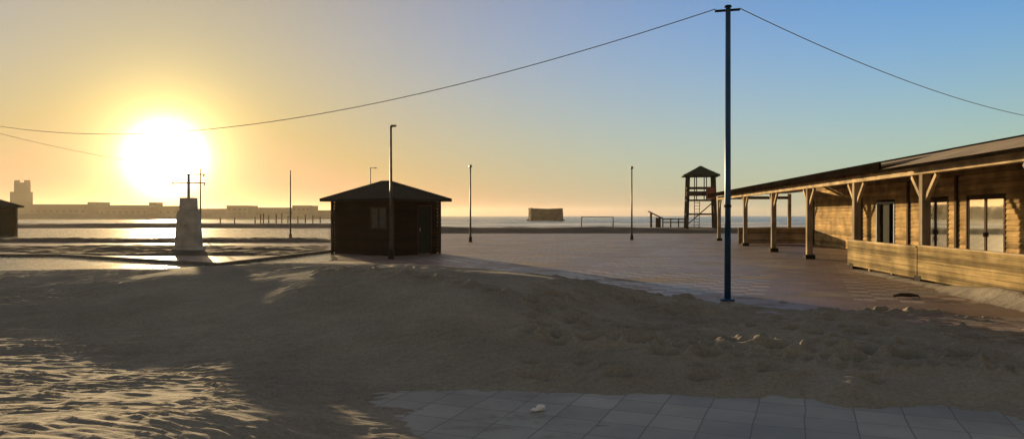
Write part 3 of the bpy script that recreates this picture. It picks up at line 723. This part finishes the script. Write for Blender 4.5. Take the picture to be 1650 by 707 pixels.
d=620
def block(name,px0,px1,top,dist,depth,m_,label,cat,group,nw=6,rows=1,pitched=False):
    x0=(px0-825)/F*dist; x1=(px1-825)/F*dist; w=x1-x0; h=zat(top,dist)+1.6
    e=empty(name,((x0+x1)/2,dist,-1.6),0,label,cat,group)
    wl=h-(1.8 if pitched else .5)
    MB().span((-w/2,0,0),(w/2,depth,wl)).build('wall',m_,e)
    if pitched:
        MB().frustum([(-w/2-.3,-.4,wl+.01),(w/2+.3,-.4,wl+.01),(w/2+.3,depth+.4,wl+.01),(-w/2-.3,depth+.4,wl+.01)],[(-w/2+1,depth*.45,h),(w/2-1,depth*.45,h),(w/2-1,depth*.55,h),(-w/2+1,depth*.55,h)]).build('roof',M['hroof'],e)
    else: MB().span((-w/2-.2,-.2,wl+.01),(w/2+.2,depth+.2,h)).build('roof',M['hroof'],e)
    for r_ in range(rows):
        for i in range(nw):
            xx=-w/2+w*(i+.5)/nw; zz=2.2+(wl-3)*(r_+.5)/rows if rows>1 else wl*.55
            MB().box((xx,-.03,zz),(min(2.2,w/nw*.5),.12,min(1.8,(wl-2)/rows*.5))).build('window',M['hwin'],e)
    return e
gH='harbour buildings on the horizon'
block('harbour_warehouse',46,139,329,620,25,M['render'],'long low warehouse on the horizon right of the stepped tower block','warehouse',gH,9)
block('harbour_warehouse',141,157,325.5,640,20,M['render2'],'small raised block between the two long warehouses at left','warehouse',gH,3,2)
block('harbour_warehouse',159,238,330,615,25,M['render'],'long low warehouse left of the sun reflection on the horizon','warehouse',gH,8,1,True)
block('harbour_warehouse',240,252,326,640,12,M['render2'],'narrow harbour building rising just left of the shower column','warehouse',gH,2,2)
block('harbour_warehouse',253,300,331.5,620,20,M['render'],'low harbour shed directly behind the shower column','warehouse',gH,4)
block('harbour_warehouse',306,363,336,650,25,M['render2'],'lowest harbour shed just right of the shower column','warehouse',gH,6)
block('harbour_warehouse',365,399,331,610,25,M['render'],'harbour shed standing behind the short beach posts, at their left end','warehouse',gH,4,2)
block('harbour_warehouse',400,469,334,630,25,M['render2'],'wide harbour shed left of the bare thin post','warehouse',gH,7,1,True)
block('harbour_warehouse',471,500,331,610,25,M['render'],'harbour block just right of the bare thin post','warehouse',gH,4,2)
block('harbour_warehouse',502,560,338.5,640,25,M['render2'],'low harbour shed partly hidden by the nearer kiosk','warehouse',gH,6)
x0=(-160-825)/F*600; x1=(575-825)/F*600
e=empty('breakwater',(0,600,-1.6),0,'long hazy stone breakwater below the harbour buildings','breakwater')
MB().frustum([(x0,-8,0),(x1+4,-8,0),(x1+4,9,0),(x0,9,0)],[(x0,-2,4.3),(x1,-2,4.3),(x1,8,4.3),(x0,8,4.3)]).build('wall',M['render2'],e)
e=empty('tower_block',((33-825)/F*760,760,-1.6),0,'tall stepped tower block rising above the left kiosk','tower block')
s=760/F
def bz(py): return zat(py,760)+1.6
MB().span((-17*s,0,0),(14*s,6,bz(309))).span((-11*s,.6,bz(309)+.01),(11*s,5.5,bz(294))).build('wall',M['render2'],e)
MB().span((-11*s,1,bz(294)+.01),(-6*s,5,bz(290))).span((5*s,1,bz(294)+.01),(11*s,5,bz(290))).build('roof_hut',M['render2'],e)
for r_ in range(9):
    for i in range(5):
        zz=4+r_*3.1
        if zz<bz(296): MB().box((-8*s+i*3.8*s,-.03 if zz<bz(310) else .57,zz),(1.5,.12,1.5)).build('window',M['hwin'],e)

# ------------------------------------------------------------ small litter
x,y,_=P(866,662)
e=empty('crumpled_paper',(x,y,.004),R(20),'crumpled white paper litter on the slab pavement','litter')
def crumple(sx,sy,sz,seed,c):
    r_=random.Random(seed); import bmesh
    bm=bmesh.new(); bmesh.ops.create_icosphere(bm,subdivisions=3,radius=1)
    for v_ in bm.verts:
        k_=1+r_.uniform(-.28,.28); v_.co=Vector((v_.co.x*sx*k_+c[0],v_.co.y*sy*k_+c[1],max(0,v_.co.z*sz*k_+sz*.8)+c[2]))
    me=bpy.data.meshes.new('paper'); bm.to_mesh(me); bm.free(); me.materials.append(M['paper']); return me
for i,a_ in enumerate([(.040,.03,.024,1,(.032,.012,0)),(.035,.022,.014,2,(-.028,-.012,0))]):
    o=bpy.data.objects.new('paper_fold',crumple(*a_)); COL.objects.link(o); o.parent=e
x,y,_=P(1460,479)
mb=MB(); mb.tube([(-.25,0,.03),(-.08,.03,.05),(.1,0,.045),(.26,.03,.03)],[.02,.035,.04,.018],8).tube([(.05,0,.04),(.13,-.12,.06),(.16,-.2,.03)],[.025,.018,.01],6)
o=mb.build('driftwood',M['drift'],smooth=True); o.location=(x,y,0); tag(o,'dark piece of driftwood lying on the paving before the board fence','driftwood')
x,y,_=P(1415,474)
# ------------------------------------------------------------ haze
hz=MB().box((0,1800,16),(8400,4500,46)).build('haze',bpy.data.materials.new('haze_air')); hz['kind']='stuff'
hm=hz.data.materials[0]; hm.use_nodes=True; N=hm.node_tree.nodes; N.remove(N['Principled BSDF'])
pv=N.new('ShaderNodeVolumePrincipled'); pv.inputs['Color'].default_value=(.95,.86,.72,1); pv.inputs['Density'].default_value=.0001; pv.inputs['Anisotropy'].default_value=.55
hm.node_tree.links.new(pv.outputs[0],N['Material Output'].inputs['Volume'])

# ------------------------------------------------------------ sky, sun, camera
SAZ=math.atan2(268-825,F); SEL=R(4.05)
sd=Vector((math.sin(SAZ)*math.cos(SEL),math.cos(SAZ)*math.cos(SEL),math.sin(SEL)))
w=bpy.data.worlds.new('World'); S.world=w; w.use_nodes=True; nt=w.node_tree; N=nt.nodes; L=nt.links
bg=N['Background']; bg.inputs['Strength'].default_value=.1
sky=N.new('ShaderNodeTexSky'); sky.sky_type='NISHITA'; sky.sun_disc=False; sky.sun_elevation=SEL; sky.sun_rotation=SAZ
sky.air_density=1.0; sky.dust_density=0.7; sky.ozone_density=1.5; sky.altitude=0
tc=N.new('ShaderNodeTexCoord'); dt=N.new('ShaderNodeVectorMath'); dt.operation='DOT_PRODUCT'; L.new(tc.outputs['Generated'],dt.inputs[0]); dt.inputs[1].default_value=sd
ac=N.new('ShaderNodeMath'); ac.operation='ARCCOSINE'; L.new(dt.outputs['Value'],ac.inputs[0])
def mth(op,a,b=None):
    m_=N.new('ShaderNodeMath'); m_.operation=op
    for k_,v in enumerate((a,b)):
        if v is None: continue
        if isinstance(v,(int,float)): m_.inputs[k_].default_value=v
        else: L.new(v,m_.inputs[k_])
    return m_.outputs[0]
def fall(x,s,p=1.0):   # exp(-(x/s)^p)
    y=mth('DIVIDE',x,s)
    if p!=1: y=mth('POWER',y,p)
    return mth('EXPONENT',mth('MULTIPLY',y,-1.0))
def scl(f,c):
    v=N.new('ShaderNodeVectorMath'); v.operation='SCALE'; v.inputs[0].default_value=c
    L.new(f,v.inputs['Scale']); return v.outputs[0]
def add(a,b):
    v=N.new('ShaderNodeVectorMath'); v.operation='ADD'; L.new(a,v.inputs[0]); L.new(b,v.inputs[1]); return v.outputs[0]
sx=N.new('ShaderNodeSeparateXYZ'); L.new(tc.outputs['Generated'],sx.inputs[0])
elv=mth('MAXIMUM',mth('MULTIPLY',mth('ARCSINE',sx.outputs[2]),180/math.pi),0.0)
ang=mth('MULTIPLY',ac.outputs[0],180/math.pi)
mu=N.new('ShaderNodeVectorMath'); mu.operation='SCALE'; L.new(sky.outputs[0],mu.inputs[0]); mu.inputs['Scale'].default_value=.1
f28=fall(ang,28); e9=fall(elv,9)
C=[[-0.11,0.6507,-0.1493,0.5063,-0.6136,-0.3142],[0.120,0.5368,0.0781,0.0916,-0.6341,-0.3476],[0.66,-0.57,0.154,-0.60,0.1819,0.1786]]
terms=[mth('MULTIPLY',fall(elv,26,4.0),fall(ang,90,6.0)),e9,fall(ang,10),f28,mth('MULTIPLY',f28,e9),fall(elv,3.5)]
tot=None
for i_,t_ in enumerate(terms):
    q_=scl(t_,tuple(10*C[c_][i_] for c_ in range(3))); tot=q_ if tot is None else add(tot,q_)
mx=N.new('ShaderNodeVectorMath'); mx.operation='MAXIMUM'; L.new(tot,mx.inputs[0]); mx.inputs[1].default_value=(.86,.92,.93)
tot=add(add(mx.outputs[0],mu.outputs[0]),add(scl(fall(ang,1.65,2.1),(100,78,42)),scl(fall(ang,1.6),(54,36,13))))
L.new(tot,bg.inputs['Color'])
sl=bpy.data.lights.new('sun','SUN'); sl.energy=5.0; sl.angle=R(.5); sl.color=(1,.72,.37)
so=bpy.data.objects.new('sun',sl); COL.objects.link(so); so.rotation_euler=(-sd).to_track_quat('-Z','Y').to_euler(); so.location=(-20,40,12)
cam=bpy.data.cameras.new('camera'); co=bpy.data.objects.new('camera',cam); COL.objects.link(co); S.camera=co
cam.lens=F/1650*36; cam.sensor_width=36; cam.clip_end=9000; cam.clip_start=.05
co.location=(0,0,H); co.rotation_euler=(R(90)-math.atan((353.5-HOR)/F),0,0)
S.view_settings.view_transform='Standard'; S.view_settings.look='None'; S.view_settings.exposure=0.7; S.view_settings.gamma=1
S.cycles.volume_bounces=0; S.cycles.max_bounces=6
